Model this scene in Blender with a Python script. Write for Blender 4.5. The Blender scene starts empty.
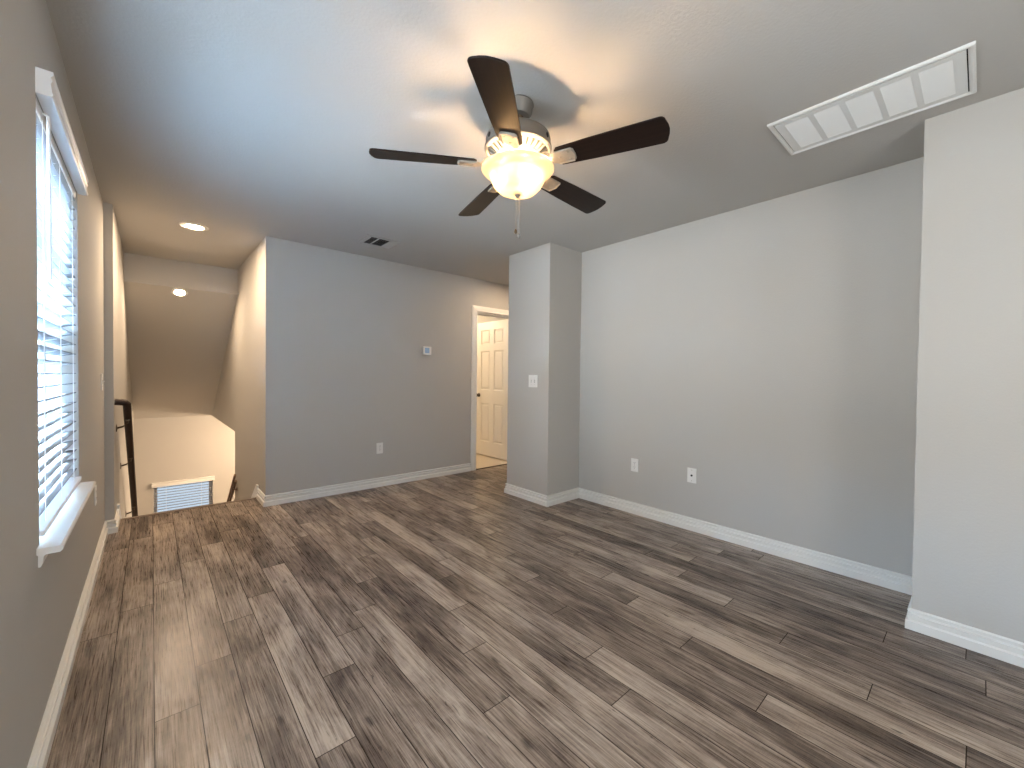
import bpy, bmesh, math, random
from mathutils import Vector, Matrix

sc = bpy.context.scene
COL = sc.collection
random.seed(7)

# ------------------------------------------------------------------ camera, sky, exposure
H = 2.44                       # ceiling height
XL, XR, YB = -0.263, 3.216, 4.258   # left wall, right wall, far wall
XP, YP, YQ = 2.763, 2.637, 3.215    # pillar face, near side, far side
XB, YBUMP = 2.767, 0.20             # projecting wall on the right
SL, SR = -0.213, 0.775              # stairwell walls
YN = 4.60                           # landing edge
YH, YF = 5.87, 8.652                # header face, far stairwell wall
YW = 6.076                          # end of the stairwell's right wall
ZL = -2.74                          # lower floor
YREAR = -1.7

yaw, pitch, roll = 0.7200, 0.0167, 0.0111
fw = Vector((math.sin(yaw) * math.cos(pitch), math.cos(yaw) * math.cos(pitch), -math.sin(pitch)))
rt = Vector((math.cos(yaw), -math.sin(yaw), 0))
up = rt.cross(fw)
rt2 = rt * math.cos(roll) + up * math.sin(roll)
up2 = -rt * math.sin(roll) + up * math.cos(roll)
cam = bpy.data.cameras.new('camera')
cam.sensor_width = 36
cam.lens = 411.044 / 1024 * 36
cam.clip_start = 0.02
camo = bpy.data.objects.new('camera', cam)
COL.objects.link(camo)
m = Matrix((rt2, up2, -fw)).transposed().to_4x4()
m.translation = Vector((0, 0, 1.1961))
camo.matrix_world = m
sc.camera = camo

sc.view_settings.view_transform = 'Standard'
sc.view_settings.look = 'None'
sc.view_settings.gamma = 1
sc.view_settings.use_curve_mapping = False
sc.view_settings.exposure = 0.0
sc.cycles.use_denoising = True
sc.cycles.max_bounces = 14
sc.cycles.diffuse_bounces = 8
sc.cycles.transparent_max_bounces = 12
sc.cycles.sample_clamp_indirect = 40.0
sc.cycles.caustics_reflective = False

SKY = 0.95
w = bpy.data.worlds.new('sky')
sc.world = w
w.use_nodes = True
nt = w.node_tree
nt.nodes.clear()
wo = nt.nodes.new('ShaderNodeOutputWorld')
bg = nt.nodes.new('ShaderNodeBackground')
tc = nt.nodes.new('ShaderNodeTexCoord')
sp = nt.nodes.new('ShaderNodeSeparateXYZ')
rmp = nt.nodes.new('ShaderNodeValToRGB')
mr = nt.nodes.new('ShaderNodeMapRange')
mr.inputs['From Min'].default_value = -1
mr.inputs['From Max'].default_value = 1
nt.links.new(tc.outputs['Generated'], sp.inputs[0])
nt.links.new(sp.outputs['Z'], mr.inputs['Value'])
nt.links.new(mr.outputs[0], rmp.inputs[0])
e = rmp.color_ramp.elements
e[0].position = 0.0; e[0].color = (0.62, 0.74, 0.90, 1)
e[1].position = 1.0; e[1].color = (0.30, 0.48, 0.90, 1)
n_ = e.new(0.485); n_.color = (0.80, 0.89, 0.98, 1)
n_ = e.new(0.515); n_.color = (0.62, 0.66, 0.70, 1)
n_ = e.new(0.545); n_.color = (0.62, 0.66, 0.70, 1)
n_ = e.new(0.56); n_.color = (0.45, 0.62, 0.95, 1)
nt.links.new(rmp.outputs[0], bg.inputs[0])
bg.inputs[1].default_value = SKY
nt.links.new(bg.outputs[0], wo.inputs[0])


def portal(name, loc, sx, sy, direction):
    l = bpy.data.lights.new(name, 'AREA')
    l.shape = 'RECTANGLE'; l.size = sx; l.size_y = sy
    l.cycles.is_portal = True
    o = bpy.data.objects.new(name, l)
    o.location = loc
    o.rotation_euler = Vector(direction).to_track_quat('-Z', 'Y').to_euler()
    COL.objects.link(o)


def daylight(name, loc, sx, sy, direction, power, color, spread=180):
    l = bpy.data.lights.new(name, 'AREA')
    l.shape = 'RECTANGLE'; l.size = sx; l.size_y = sy
    l.energy = power; l.color = color; l.spread = math.radians(spread)
    o = bpy.data.objects.new(name, l)
    o.location = loc
    o.rotation_euler = Vector(direction).to_track_quat('-Z', 'Y').to_euler()
    COL.objects.link(o)


def lamp(name, loc, power, color, size=0.05, kind='POINT', direction=None, spot=None):
    l = bpy.data.lights.new(name, kind)
    l.energy = power; l.color = color
    if kind == 'AREA':
        l.shape = 'DISK'; l.size = size
    else:
        l.shadow_soft_size = size
    if spot: l.spot_size = spot[0]; l.spot_blend = spot[1]
    o = bpy.data.objects.new(name, l)
    o.location = loc
    if direction: o.rotation_euler = Vector(direction).to_track_quat('-Z', 'Y').to_euler()
    COL.objects.link(o)
    return o


WIN1 = (1.915, 2.84, 0.66, 2.055)      # visible window in the left wall (y0, y1, z0, z1)
WIN2 = (0.36, 1.42, 0.66, 2.055)       # unseen twin added beside the camera for daylight
WIN4 = (-0.10, 1.20, 0.85, 2.00)          # unseen window added behind the camera for daylight (x0, x1, z0, z1)
T = 0.12
WIN3 = (0.02, 0.785, -1.95, -0.60)     # window of the stairwell (x0, x1, z0, z1)
portal('sky_portal_window', (XL - 0.19, sum(WIN1[:2]) / 2, sum(WIN1[2:]) / 2), 0.95, 1.42, (1, 0, 0))
daylight('daylight_added_side_window', (XL - 0.20, sum(WIN2[:2]) / 2, sum(WIN2[2:]) / 2), 1.02, 1.40, (1, 0, -0.05), 25, (1.0, 0.97, 0.91))  # area lamp in the added side window, brightens the room
daylight('daylight_added_rear_window', (sum(WIN4[:2]) / 2, YREAR - T - 0.05, sum(WIN4[2:]) / 2), 1.25, 1.10, (0, 1, 0.0), 50, (1.0, 0.95, 0.87))  # area lamp in the added rear window, lifts the far wall
daylight('daylight_ground_bounce', (XL - 2.6, 2.38, -0.45), 2.4, 2.0, (1, 0, 0.62), 60, (0.78, 0.90, 1.0))
daylight('daylight_far_horizon', (XL - 3.4, 2.95, 0.95), 2.4, 1.8, (1, -0.1, 0.10), 640, (1.0, 0.985, 0.95))
daylight('ceiling_glow_fill', (XL - 1.15, -0.75, 0.0), 1.5, 1.5, (1, 1.8, 1.3), 105, (0.55, 0.80, 1.0))  # added lamp aimed through the unseen window for a blue ceiling glow
daylight('daylight_open_sky', (XL - 1.2, 3.45, 3.0), 1.3, 1.3, (1.1, -1.07, -1.6), 2900, (0.52, 0.75, 1.0), 76)
portal('sky_portal_stair', (sum(WIN3[:2]) / 2, YF + 0.19, sum(WIN3[2:]) / 2), 0.79, 1.38, (0, -1, 0))
WARM = (1.0, 0.74, 0.50)
lamp('hall_lamp', (3.45, 3.70, 2.42), 11, WARM, 0.24, 'AREA', (0, 0, -1))
lamp('side_room_lamp', (2.95, 5.9, 2.2), 75, (1.0, 0.78, 0.52), 0.12)
lamp('entry_lamp', (1.9, 7.4, 0.30), 190, WARM, 0.12)


# ------------------------------------------------------------------ materials
def mat(name, color, rough=0.5, spec=0.5, metal=0.0, bump=None, emit=None):
    mt = bpy.data.materials.new(name)
    mt.use_nodes = True
    nt = mt.node_tree
    b = nt.nodes['Principled BSDF']
    b.inputs['Base Color'].default_value = (*color, 1)
    b.inputs['Roughness'].default_value = rough
    b.inputs['Specular IOR Level'].default_value = spec
    b.inputs['Metallic'].default_value = metal
    if emit:
        b.inputs['Emission Color'].default_value = (*emit[0], 1)
        b.inputs['Emission Strength'].default_value = emit[1]
    tc = nt.nodes.new('ShaderNodeTexCoord')
    nz = nt.nodes.new('ShaderNodeTexNoise')
    nt.links.new(tc.outputs['Object'], nz.inputs['Vector'])
    sc_, st, dist = bump if bump else (90.0, 0.02, 0.001)
    nz.inputs['Scale'].default_value = sc_
    nz.inputs['Detail'].default_value = 3
    bp = nt.nodes.new('ShaderNodeBump')
    bp.inputs['Strength'].default_value = st
    bp.inputs['Distance'].default_value = dist
    nt.links.new(nz.outputs['Fac'], bp.inputs['Height'])
    nt.links.new(bp.outputs[0], b.inputs['Normal'])
    return mt


M = {}
M['wall'] = mat('wall_paint', (0.455, 0.437, 0.408), 0.75, 0.25, bump=(110, 0.22, 0.003))
M['ceiling'] = mat('ceiling_paint', (0.455, 0.437, 0.408), 0.85, 0.15, bump=(75, 0.28, 0.004))
M['white'] = mat('white_trim_paint', (0.72, 0.71, 0.68), 0.35, 0.5)
M['door'] = mat('white_door_paint', (0.74, 0.70, 0.64), 0.42, 0.45)
M['plastic'] = mat('white_plastic', (0.74, 0.73, 0.70), 0.35, 0.5)
M['grille'] = mat('white_grille_enamel', (0.70, 0.70, 0.68), 0.45, 0.4)
M['dark'] = mat('dark_void', (0.02, 0.02, 0.02), 0.8, 0.1)
M['duct'] = mat('grey_duct', (0.13, 0.12, 0.10), 0.8, 0.1)
M['filter'] = mat('grey_filter', (0.50, 0.50, 0.48), 0.9, 0.1)
M['nickel'] = mat('brushed_nickel', (0.18, 0.168, 0.152), 0.5, 0.5, 0.45)
M['nickel_pale'] = mat('pale_nickel', (0.36, 0.33, 0.285), 0.45, 0.5, 0.4)
M['bronze'] = mat('dark_bronze', (0.10, 0.075, 0.05), 0.35, 0.5, 0.8)
M['screen'] = mat('blue_screen', (0.25, 0.36, 0.50), 0.2, 0.5, emit=((0.35, 0.52, 0.75), 0.12))
M['tile'] = mat('beige_tile', (0.55, 0.47, 0.37), 0.35, 0.4)
M['vinyl'] = mat('white_window_vinyl', (0.80, 0.82, 0.84), 0.4, 0.4)
M['carpet'] = mat('stair_carpet', (0.30, 0.24, 0.19), 0.95, 0.05, bump=(400, 0.6, 0.004))
M['threshold'] = mat('dark_threshold', (0.055, 0.038, 0.026), 0.5, 0.3)
M['nosing'] = mat('landing_nosing', (0.20, 0.15, 0.115), 0.45, 0.4)


def slat_material():
    mt = bpy.data.materials.new('white_blind_slat')
    mt.use_nodes = True
    nt = mt.node_tree
    b = nt.nodes['Principled BSDF']
    b.inputs['Base Color'].default_value = (0.235, 0.24, 0.25, 1)
    b.inputs['Roughness'].default_value = 0.8
    b.inputs['Specular IOR Level'].default_value = 0.08
    tr = nt.nodes.new('ShaderNodeBsdfTranslucent')
    tr.inputs[0].default_value = (0.74, 0.80, 0.88, 1)
    mx = nt.nodes.new('ShaderNodeMixShader')
    mx.inputs[0].default_value = 0.004
    nt.links.new(b.outputs[0], mx.inputs[1])
    nt.links.new(tr.outputs[0], mx.inputs[2])
    nt.links.new(mx.outputs[0], nt.nodes['Material Output'].inputs[0])
    return mt


def pane_material():
    mt = bpy.data.materials.new('window_glass')
    mt.use_nodes = True
    nt = mt.node_tree
    nt.nodes.remove(nt.nodes['Principled BSDF'])
    t = nt.nodes.new('ShaderNodeBsdfTransparent')
    t.inputs[0].default_value = (0.93, 0.97, 1.0, 1)
    g = nt.nodes.new('ShaderNodeBsdfGlossy')
    g.inputs['Roughness'].default_value = 0.02
    mx = nt.nodes.new('ShaderNodeMixShader')
    mx.inputs[0].default_value = 0.06
    nt.links.new(t.outputs[0], mx.inputs[1])
    nt.links.new(g.outputs[0], mx.inputs[2])
    nt.links.new(mx.outputs[0], nt.nodes['Material Output'].inputs[0])
    return mt


def bowl_material():
    mt = bpy.data.materials.new('frosted_bowl_glass')
    mt.use_nodes = True
    nt = mt.node_tree
    nt.nodes.remove(nt.nodes['Principled BSDF'])
    d = nt.nodes.new('ShaderNodeBsdfDiffuse'); d.inputs[0].default_value = (0.50, 0.43, 0.31, 1)
    t = nt.nodes.new('ShaderNodeBsdfTranslucent'); t.inputs[0].default_value = (0.21, 0.165, 0.105, 1)
    g = nt.nodes.new('ShaderNodeBsdfGlossy'); g.inputs['Roughness'].default_value = 0.2
    m1 = nt.nodes.new('ShaderNodeMixShader'); m1.inputs[0].default_value = 0.65
    m2 = nt.nodes.new('ShaderNodeMixShader'); m2.inputs[0].default_value = 0.05
    em = nt.nodes.new('ShaderNodeEmission'); em.inputs[0].default_value = (1.0, 0.76, 0.48, 1)
    em.inputs[1].default_value = 0.38
    ad = nt.nodes.new('ShaderNodeAddShader')
    nt.links.new(d.outputs[0], m1.inputs[1]); nt.links.new(t.outputs[0], m1.inputs[2])
    nt.links.new(m1.outputs[0], m2.inputs[1]); nt.links.new(g.outputs[0], m2.inputs[2])
    tp = nt.nodes.new('ShaderNodeBsdfTransparent'); tp.inputs[0].default_value = (1.0, 0.93, 0.80, 1)
    m3 = nt.nodes.new('ShaderNodeMixShader'); m3.inputs[0].default_value = 0.40
    nt.links.new(m2.outputs[0], m3.inputs[1]); nt.links.new(tp.outputs[0], m3.inputs[2])
    nt.links.new(m3.outputs[0], ad.inputs[0]); nt.links.new(em.outputs[0], ad.inputs[1])
    nt.links.new(ad.outputs[0], nt.nodes['Material Output'].inputs[0])
    return mt


def emitter(name, color, strength):
    mt = bpy.data.materials.new(name)
    mt.use_nodes = True
    nt = mt.node_tree
    nt.nodes.remove(nt.nodes['Principled BSDF'])
    em = nt.nodes.new('ShaderNodeEmission')
    em.inputs[0].default_value = (*color, 1); em.inputs[1].default_value = strength
    nt.links.new(em.outputs[0], nt.nodes['Material Output'].inputs[0])
    return mt


def wood_material(name, dark, light, rough, sx=40.0, sy=1.6, axis='X', spec=0.3):
    mt = bpy.data.materials.new(name)
    mt.use_nodes = True
    nt = mt.node_tree
    b = nt.nodes['Principled BSDF']
    b.inputs['Roughness'].default_value = rough
    b.inputs['Specular IOR Level'].default_value = spec
    tc = nt.nodes.new('ShaderNodeTexCoord')
    mp = nt.nodes.new('ShaderNodeMapping')
    mp.inputs['Scale'].default_value = (sy, sx, sx) if axis == 'X' else (sx, sy, sx)
    nz = nt.nodes.new('ShaderNodeTexNoise')
    nz.inputs['Scale'].default_value = 2.2
    nz.inputs['Detail'].default_value = 6
    nz.inputs['Distortion'].default_value = 0.4
    r = nt.nodes.new('ShaderNodeValToRGB')
    r.color_ramp.elements[0].position = 0.3; r.color_ramp.elements[0].color = (*dark, 1)
    r.color_ramp.elements[1].position = 0.75; r.color_ramp.elements[1].color = (*light, 1)
    nt.links.new(tc.outputs['Object'], mp.inputs[0])
    nt.links.new(mp.outputs[0], nz.inputs['Vector'])
    nt.links.new(nz.outputs['Fac'], r.inputs[0])
    nt.links.new(r.outputs[0], b.inputs['Base Color'])
    return mt


def plank_material():
    mt = bpy.data.materials.new('grey_oak_planks')
    mt.use_nodes = True
    nt = mt.node_tree
    N = lambda t: nt.nodes.new('ShaderNode' + t)
    L = nt.links.new
    b = nt.nodes['Principled BSDF']
    at = N('VertexColor'); at.layer_name = 'plank'
    sp = N('SeparateColor'); L(at.outputs[0], sp.inputs[0])
    tc = N('TexCoord')
    # each plank samples its own patch of grain
    cb = N('CombineXYZ')
    m1 = N('Math'); m1.operation = 'MULTIPLY'; m1.inputs[1].default_value = 37.0; L(sp.outputs[1], m1.inputs[0])
    m2 = N('Math'); m2.operation = 'MULTIPLY'; m2.inputs[1].default_value = 53.0; L(sp.outputs[2], m2.inputs[0])
    L(m1.outputs[0], cb.inputs[0]); L(m2.outputs[0], cb.inputs[1]); L(m1.outputs[0], cb.inputs[2])
    ad = N('VectorMath'); ad.operation = 'ADD'
    L(tc.outputs['Object'], ad.inputs[0]); L(cb.outputs[0], ad.inputs[1])

    def noise(sx, sy, scale, detail, rough=0.55, dist=0.0):
        mp = N('Mapping'); mp.inputs['Scale'].default_value = (sx, sy, 1); L(ad.outputs[0], mp.inputs[0])
        nz = N('TexNoise'); nz.inputs['Scale'].default_value = scale; nz.inputs['Detail'].default_value = detail
        nz.inputs['Roughness'].default_value = rough; nz.inputs['Distortion'].default_value = dist
        L(mp.outputs[0], nz.inputs['Vector'])
        return nz.outputs['Fac']

    def math_(op, a, b_, clamp=False):
        n = N('Math'); n.operation = op; n.use_clamp = clamp
        for i, v in enumerate((a, b_)):
            if isinstance(v, (int, float)): n.inputs[i].default_value = v
            else: L(v, n.inputs[i])
        return n.outputs[0]

    blotch = noise(6.5, 1.9, 1.0, 4, 0.6, 0.6)
    streak = noise(56.0, 1.3, 1.0, 6, 0.65, 0.6)
    fine = noise(230.0, 7.0, 1.0, 4, 0.65)
    saw = noise(30.0, 150.0, 1.0, 2, 0.5)
    v = math_('MULTIPLY', sp.outputs[0], 0.50)
    v = math_('ADD', v, math_('MULTIPLY', math_('SUBTRACT', blotch, 0.5), 1.75))
    v = math_('ADD', v, math_('MULTIPLY', math_('SUBTRACT', streak, 0.5), 1.25))
    v = math_('ADD', v, math_('MULTIPLY', math_('SUBTRACT', fine, 0.5), 1.25))
    v = math_('ADD', v, math_('MULTIPLY', math_('SUBTRACT', saw, 0.5), 0.14))
    v = math_('ADD', v, 0.25, True)
    rmp = N('ValToRGB')
    el = rmp.color_ramp.elements
    el[0].position = 0.0; el[0].color = (0.054, 0.039, 0.031, 1)
    el[1].position = 1.0; el[1].color = (0.490, 0.405, 0.332, 1)
    q = el.new(0.35); q.color = (0.158, 0.119, 0.095, 1)
    q = el.new(0.65); q.color = (0.305, 0.243, 0.197, 1)
    L(v, rmp.inputs[0])
    # knots and short checks
    mpk = N('Mapping'); mpk.inputs['Scale'].default_value = (11.0, 4.2, 1); L(ad.outputs[0], mpk.inputs[0])
    wv = N('TexNoise'); wv.inputs['Scale'].default_value = 30.0; L(ad.outputs[0], wv.inputs['Vector'])
    mxv = N('VectorMath'); mxv.operation = 'MULTIPLY_ADD'
    L(wv.outputs['Color'], mxv.inputs[0]); mxv.inputs[1].default_value = (0.12, 0.12, 0); L(mpk.outputs[0], mxv.inputs[2])
    vo = N('TexVoronoi'); vo.inputs['Scale'].default_value = 1.0; L(mxv.outputs[0], vo.inputs['Vector'])
    kr = N('MapRange'); kr.inputs['From Min'].default_value = 0.05; kr.inputs['From Max'].default_value = 0.16
    kr.inputs['To Min'].default_value = 0.42; kr.inputs['To Max'].default_value = 1.0
    L(vo.outputs['Distance'], kr.inputs['Value'])
    spk = N('SeparateColor'); L(vo.outputs['Color'], spk.inputs[0])
    sel = N('Math'); sel.operation = 'GREATER_THAN'; sel.inputs[1].default_value = 0.62; L(spk.outputs[0], sel.inputs[0])
    knot = N('Mix'); knot.data_type = 'FLOAT'
    L(sel.outputs[0], knot.inputs[0]); knot.inputs[2].default_value = 1.0; L(kr.outputs[0], knot.inputs[3])
    chk = noise(75.0, 13.0, 1.0, 2, 0.5, 1.0)
    ck = N('MapRange'); ck.inputs['From Min'].default_value = 0.69; ck.inputs['From Max'].default_value = 0.75
    ck.inputs['To Min'].default_value = 1.0; ck.inputs['To Max'].default_value = 0.45
    L(chk, ck.inputs['Value'])
    kc = math_('MULTIPLY', knot.outputs[0], ck.outputs[0])
    mul = N('VectorMath'); mul.operation = 'SCALE'
    L(rmp.outputs[0], mul.inputs[0]); L(kc, mul.inputs[3])
    L(mul.outputs[0], b.inputs['Base Color'])
    ro = N('MapRange'); ro.inputs['To Min'].default_value = 0.20; ro.inputs['To Max'].default_value = 0.38
    L(fine, ro.inputs['Value']); L(ro.outputs[0], b.inputs['Roughness'])
    b.inputs['Specular IOR Level'].default_value = 0.30
    bp = N('Bump'); bp.inputs['Strength'].default_value = 0.16; bp.inputs['Distance'].default_value = 0.002
    L(math_('ADD', fine, saw), bp.inputs['Height']); L(bp.outputs[0], b.inputs['Normal'])
    return mt


M['slat'] = slat_material()
M['pane'] = pane_material()
M['bowl'] = bowl_material()
M['can_glow'] = emitter('warm_downlight_lens', (1.0, 0.74, 0.47), 150.0)
M['bulb'] = emitter('warm_bulb', (1.0, 0.78, 0.5), 12.0)
M['blade'] = wood_material('espresso_blade', (0.007, 0.0035, 0.0026), (0.018, 0.0085, 0.0055), 0.42, spec=0.26)
M['rail'] = wood_material('dark_walnut_rail', (0.018, 0.008, 0.006), (0.034, 0.016, 0.011), 0.55, axis='Y')
M['rail_brown'] = wood_material('brown_oak_rail', (0.17, 0.105, 0.065), (0.27, 0.17, 0.105), 0.4, axis='Y')
M['plank'] = plank_material()
M['seam'] = mat('plank_seam', (0.030, 0.022, 0.017), 0.9, 0.1)


# ------------------------------------------------------------------ mesh helpers
class MB:
    """collects shapes and links them as one mesh object"""

    def __init__(self):
        self.bm = bmesh.new()

    def box(self, a, b, bevel=0.0, seg=2, tf=None):
        bm = self.bm
        x0, y0, z0 = (min(a[i], b[i]) for i in range(3))
        x1, y1, z1 = (max(a[i], b[i]) for i in range(3))
        vs = [bm.verts.new(p) for p in ((x0, y0, z0), (x1, y0, z0), (x1, y1, z0), (x0, y1, z0),
                                        (x0, y0, z1), (x1, y0, z1), (x1, y1, z1), (x0, y1, z1))]
        fs = [bm.faces.new([vs[i] for i in f]) for f in ((3, 2, 1, 0), (4, 5, 6, 7), (0, 1, 5, 4),
                                                        (1, 2, 6, 5), (2, 3, 7, 6), (3, 0, 4, 7))]
        if bevel > 0:
            es = list({e for f in fs for e in f.edges})
            r = bmesh.ops.bevel(bm, geom=es, offset=bevel, segments=seg, affect='EDGES', profile=0.5)
            vs = list({v for f in r['faces'] for v in f.verts} | {v for v in vs if v.is_valid})
        if tf is not None:
            bmesh.ops.transform(bm, matrix=tf, verts=vs)
        return vs

    def prism(self, poly, to3, t0, t1):
        """poly: 2D outline, to3(u, v, t) -> 3D point, extruded from t0 to t1"""
        bm = self.bm
        A = [bm.verts.new(to3(u, v, t0)) for u, v in poly]
        B = [bm.verts.new(to3(u, v, t1)) for u, v in poly]
        n = len(poly)
        bm.faces.new(A[::-1]); bm.faces.new(B)
        for i in range(n):
            bm.faces.new((A[i], A[(i + 1) % n], B[(i + 1) % n], B[i]))
        return A + B

    def lathe(self, prof, c=(0, 0, 0), seg=48, axis='Z', caps=True):
        bm = self.bm
        rings = []
        for r, h in prof:
            ring = []
            for k in range(seg):
                a = 2 * math.pi * k / seg
                p = (r * math.cos(a), r * math.sin(a), h)
                if axis == 'X': p = (h, r * math.cos(a), r * math.sin(a))
                elif axis == 'Y': p = (r * math.sin(a), h, r * math.cos(a))
                ring.append(bm.verts.new((c[0] + p[0], c[1] + p[1], c[2] + p[2])))
            rings.append(ring)
        for i in range(len(rings) - 1):
            for k in range(seg):
                k2 = (k + 1) % seg
                bm.faces.new((rings[i][k], rings[i][k2], rings[i + 1][k2], rings[i + 1][k]))
        if caps:
            if prof[0][0] > 1e-6: bm.faces.new(rings[0][::-1])
            if prof[-1][0] > 1e-6: bm.faces.new(rings[-1])
        return [v for r in rings for v in r]

    def tube(self, pts, rad, seg=12, flat=1.0):
        """round bar along a path of 3D points"""
        bm = self.bm
        pts = [Vector(p) for p in pts]
        rings = []
        for i, p in enumerate(pts):
            d1 = (pts[i] - pts[i - 1]).normalized() if i else (pts[1] - pts[0]).normalized()
            d2 = (pts[i + 1] - pts[i]).normalized() if i < len(pts) - 1 else d1
            t = (d1 + d2).normalized()
            ref = Vector((0, 0, 1)) if abs(t.z) < 0.9 else Vector((1, 0, 0))
            s = t.cross(ref).normalized(); u = s.cross(t)
            k = 1.0 / max(0.4, t.dot(d1))
            rr = rad[i] if isinstance(rad, (list, tuple)) else rad
            ring = []
            for j in range(seg):
                a = 2 * math.pi * j / seg
                ring.append(bm.verts.new(p + s * (rr * math.cos(a) * k * flat) + u * (rr * math.sin(a))))
            rings.append(ring)
        for i in range(len(rings) - 1):
            for j in range(seg):
                j2 = (j + 1) % seg
                bm.faces.new((rings[i][j], rings[i][j2], rings[i + 1][j2], rings[i + 1][j]))
        bm.faces.new(rings[0][::-1]); bm.faces.new(rings[-1])

    def sweep(self, prof, path, side, to3=lambda a, b, h: (a, b, h)):
        """moulding: prof of (offset, height) along a 2D path with mitred corners"""
        bm = self.bm
        P = [Vector(p) for p in path]
        ns = []
        for i in range(len(P) - 1):
            d = (P[i + 1] - P[i]).normalized()
            ns.append(Vector((-d.y, d.x)) * side)
        rings = []
        for i, p in enumerate(P):
            n1 = ns[max(i - 1, 0)]; n2 = ns[min(i, len(ns) - 1)]
            mv = (n1 + n2) / (1 + n1.dot(n2))
            rings.append([bm.verts.new(to3(p.x + mv.x * o, p.y + mv.y * o, h)) for o, h in prof])
        n = len(prof)
        for i in range(len(rings) - 1):
            for j in range(n):
                j2 = (j + 1) % n
                bm.faces.new((rings[i][j], rings[i][j2], rings[i + 1][j2], rings[i + 1][j]))
        bm.faces.new(rings[0][::-1]); bm.faces.new(rings[-1])

    def build(self, name, material, parent=None, smooth=False, loc=None):
        bm = self.bm
        bmesh.ops.recalc_face_normals(bm, faces=bm.faces[:])
        me = bpy.data.meshes.new(name)
        bm.to_mesh(me); bm.free()
        if smooth:
            for p in me.polygons: p.use_smooth = True
            me.set_sharp_from_angle(angle=math.radians(35))
        for mt in (material if isinstance(material, (list, tuple)) else [material]):
            me.materials.append(mt)
        o = bpy.data.objects.new(name, me)
        COL.objects.link(o)
        if parent: o.parent = parent
        if loc: o.location = loc
        return o


def struct(o):
    o['kind'] = 'structure'
    return o


def tag(o, label, cat, group=None):
    o['label'] = label; o['category'] = cat
    if group: o['group'] = group
    return o


def thing(name, label, cat, loc, group=None):
    o = bpy.data.objects.new(name, None)
    o.empty_display_size = 0.05
    o.location = loc
    COL.objects.link(o)
    return tag(o, label, cat, group)


def boxes(name, material, lst):
    b = MB()
    for a, c in lst: b.box(a, c)
    return struct(b.build(name, material))


# ------------------------------------------------------------------ room shell
T = 0.12
# floor: planks along the room, each with its own tone and grain
PW, PX0 = 0.1255, 0.0045
JPX = [(-2, 2.606), (-2, 3.827), (-1, 2.807), (-1, 3.983), (0, 1.842), (0, 3.048), (1, 2.087), (1, 3.299), (2, 2.372), (2, 3.545), (3, 1.343), (3, 2.557), (4, 1.691), (4, 2.894), (4, 4.119), (5, 1.918), (5, 3.135), (6, 2.067), (7, 1.142), (7, 2.338), (7, 3.569), (8, 1.448), (8, 2.661), (9, 1.76), (9, 2.964), (10, 0.866), (10, 2.076), (10, 3.266), (11, 1.088), (11, 2.287), (12, 1.405), (12, 2.6), (11, 3.497), (13, 0.512), (13, 1.731), (13, 2.905), (14, 0.858), (14, 2.059), (15, 0.007), (15, 1.214), (15, 2.438), (15, 3.652), (16, 0.258), (16, 1.474), (16, 2.645), (17, 0.579), (17, 1.792), (18, 0.867), (18, 2.066), (19, -0.037), (19, 1.186), (19, 2.374), (20, 0.272), (20, 1.484), (21, 0.019), (21, 1.238), (22, 1.426), (23, 1.161), (23, 2.394), (24, 0.952)]
TONES = [(3, 1.68, 0.8), (6, 1.76, 0.9), (4, 1.91, 0.6), (5, 1.73, 0.6), (5, 2.11, 0.2), (7, 2.13, 0.25), (4, 1.4, 0.3), (2, 1.81, 0.5), (1, 1.72, 0.45), (2, 2.58, 0.6), (3, 2.69, 0.3), (7, 1.33, 0.1), (9, 2.05, 0.8), (9, 1.33, 0.75), (7, 1.03, 0.65), (10, 1.46, 0.65), (12, 1.51, 0.6), (12, 1.28, 0.2), (8, 1.71, 0.55), (9, 1.03, 0.35), (13, 1.8, 0.85), (13, 1.96, 0.8), (13, 1.55, 0.3), (11, 0.94, 0.85), (10, 0.62, 0.8), (15, 0.99, 0.95), (14, 0.61, 0.2), (12, 1.14, 0.1), (10, 0.94, 0.3), (12, 0.67, 0.35), (17, 1.26, 0.25), (18, 1.04, 0.7), (18, 0.73, 0.3), (20, 0.94, 0.1), (19, 1.31, 0.75), (16, 0.59, 0.9), (16, 0.12, 0.9), (19, 0.43, 0.3), (23, 0.3, 0.3), (17, 0.31, 0.3), (16, -0.06, 0.5), (18, 0.1, 0.3), (-1, 3.23, 0.6), (0, 3.49, 0.65), (1, 3.79, 0.5), (2, 3.98, 0.4), (4, 4.28, 0.75), (2, 2.94, 0.7), (1, 2.85, 0.75), (4, 3.53, 0.3), (4, 2.58, 0.8), (5, 2.29, 0.15), (6, 2.82, 0.2), (7, 3.27, 0.6), (-2, 4.16, 0.25), (-2, 3.34, 0.5), (-2, 2.38, 0.5), (-1, 2.33, 0.4), (0, 2.31, 0.55), (0, 1.71, 0.35), (1, 2.51, 0.7)]


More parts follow.
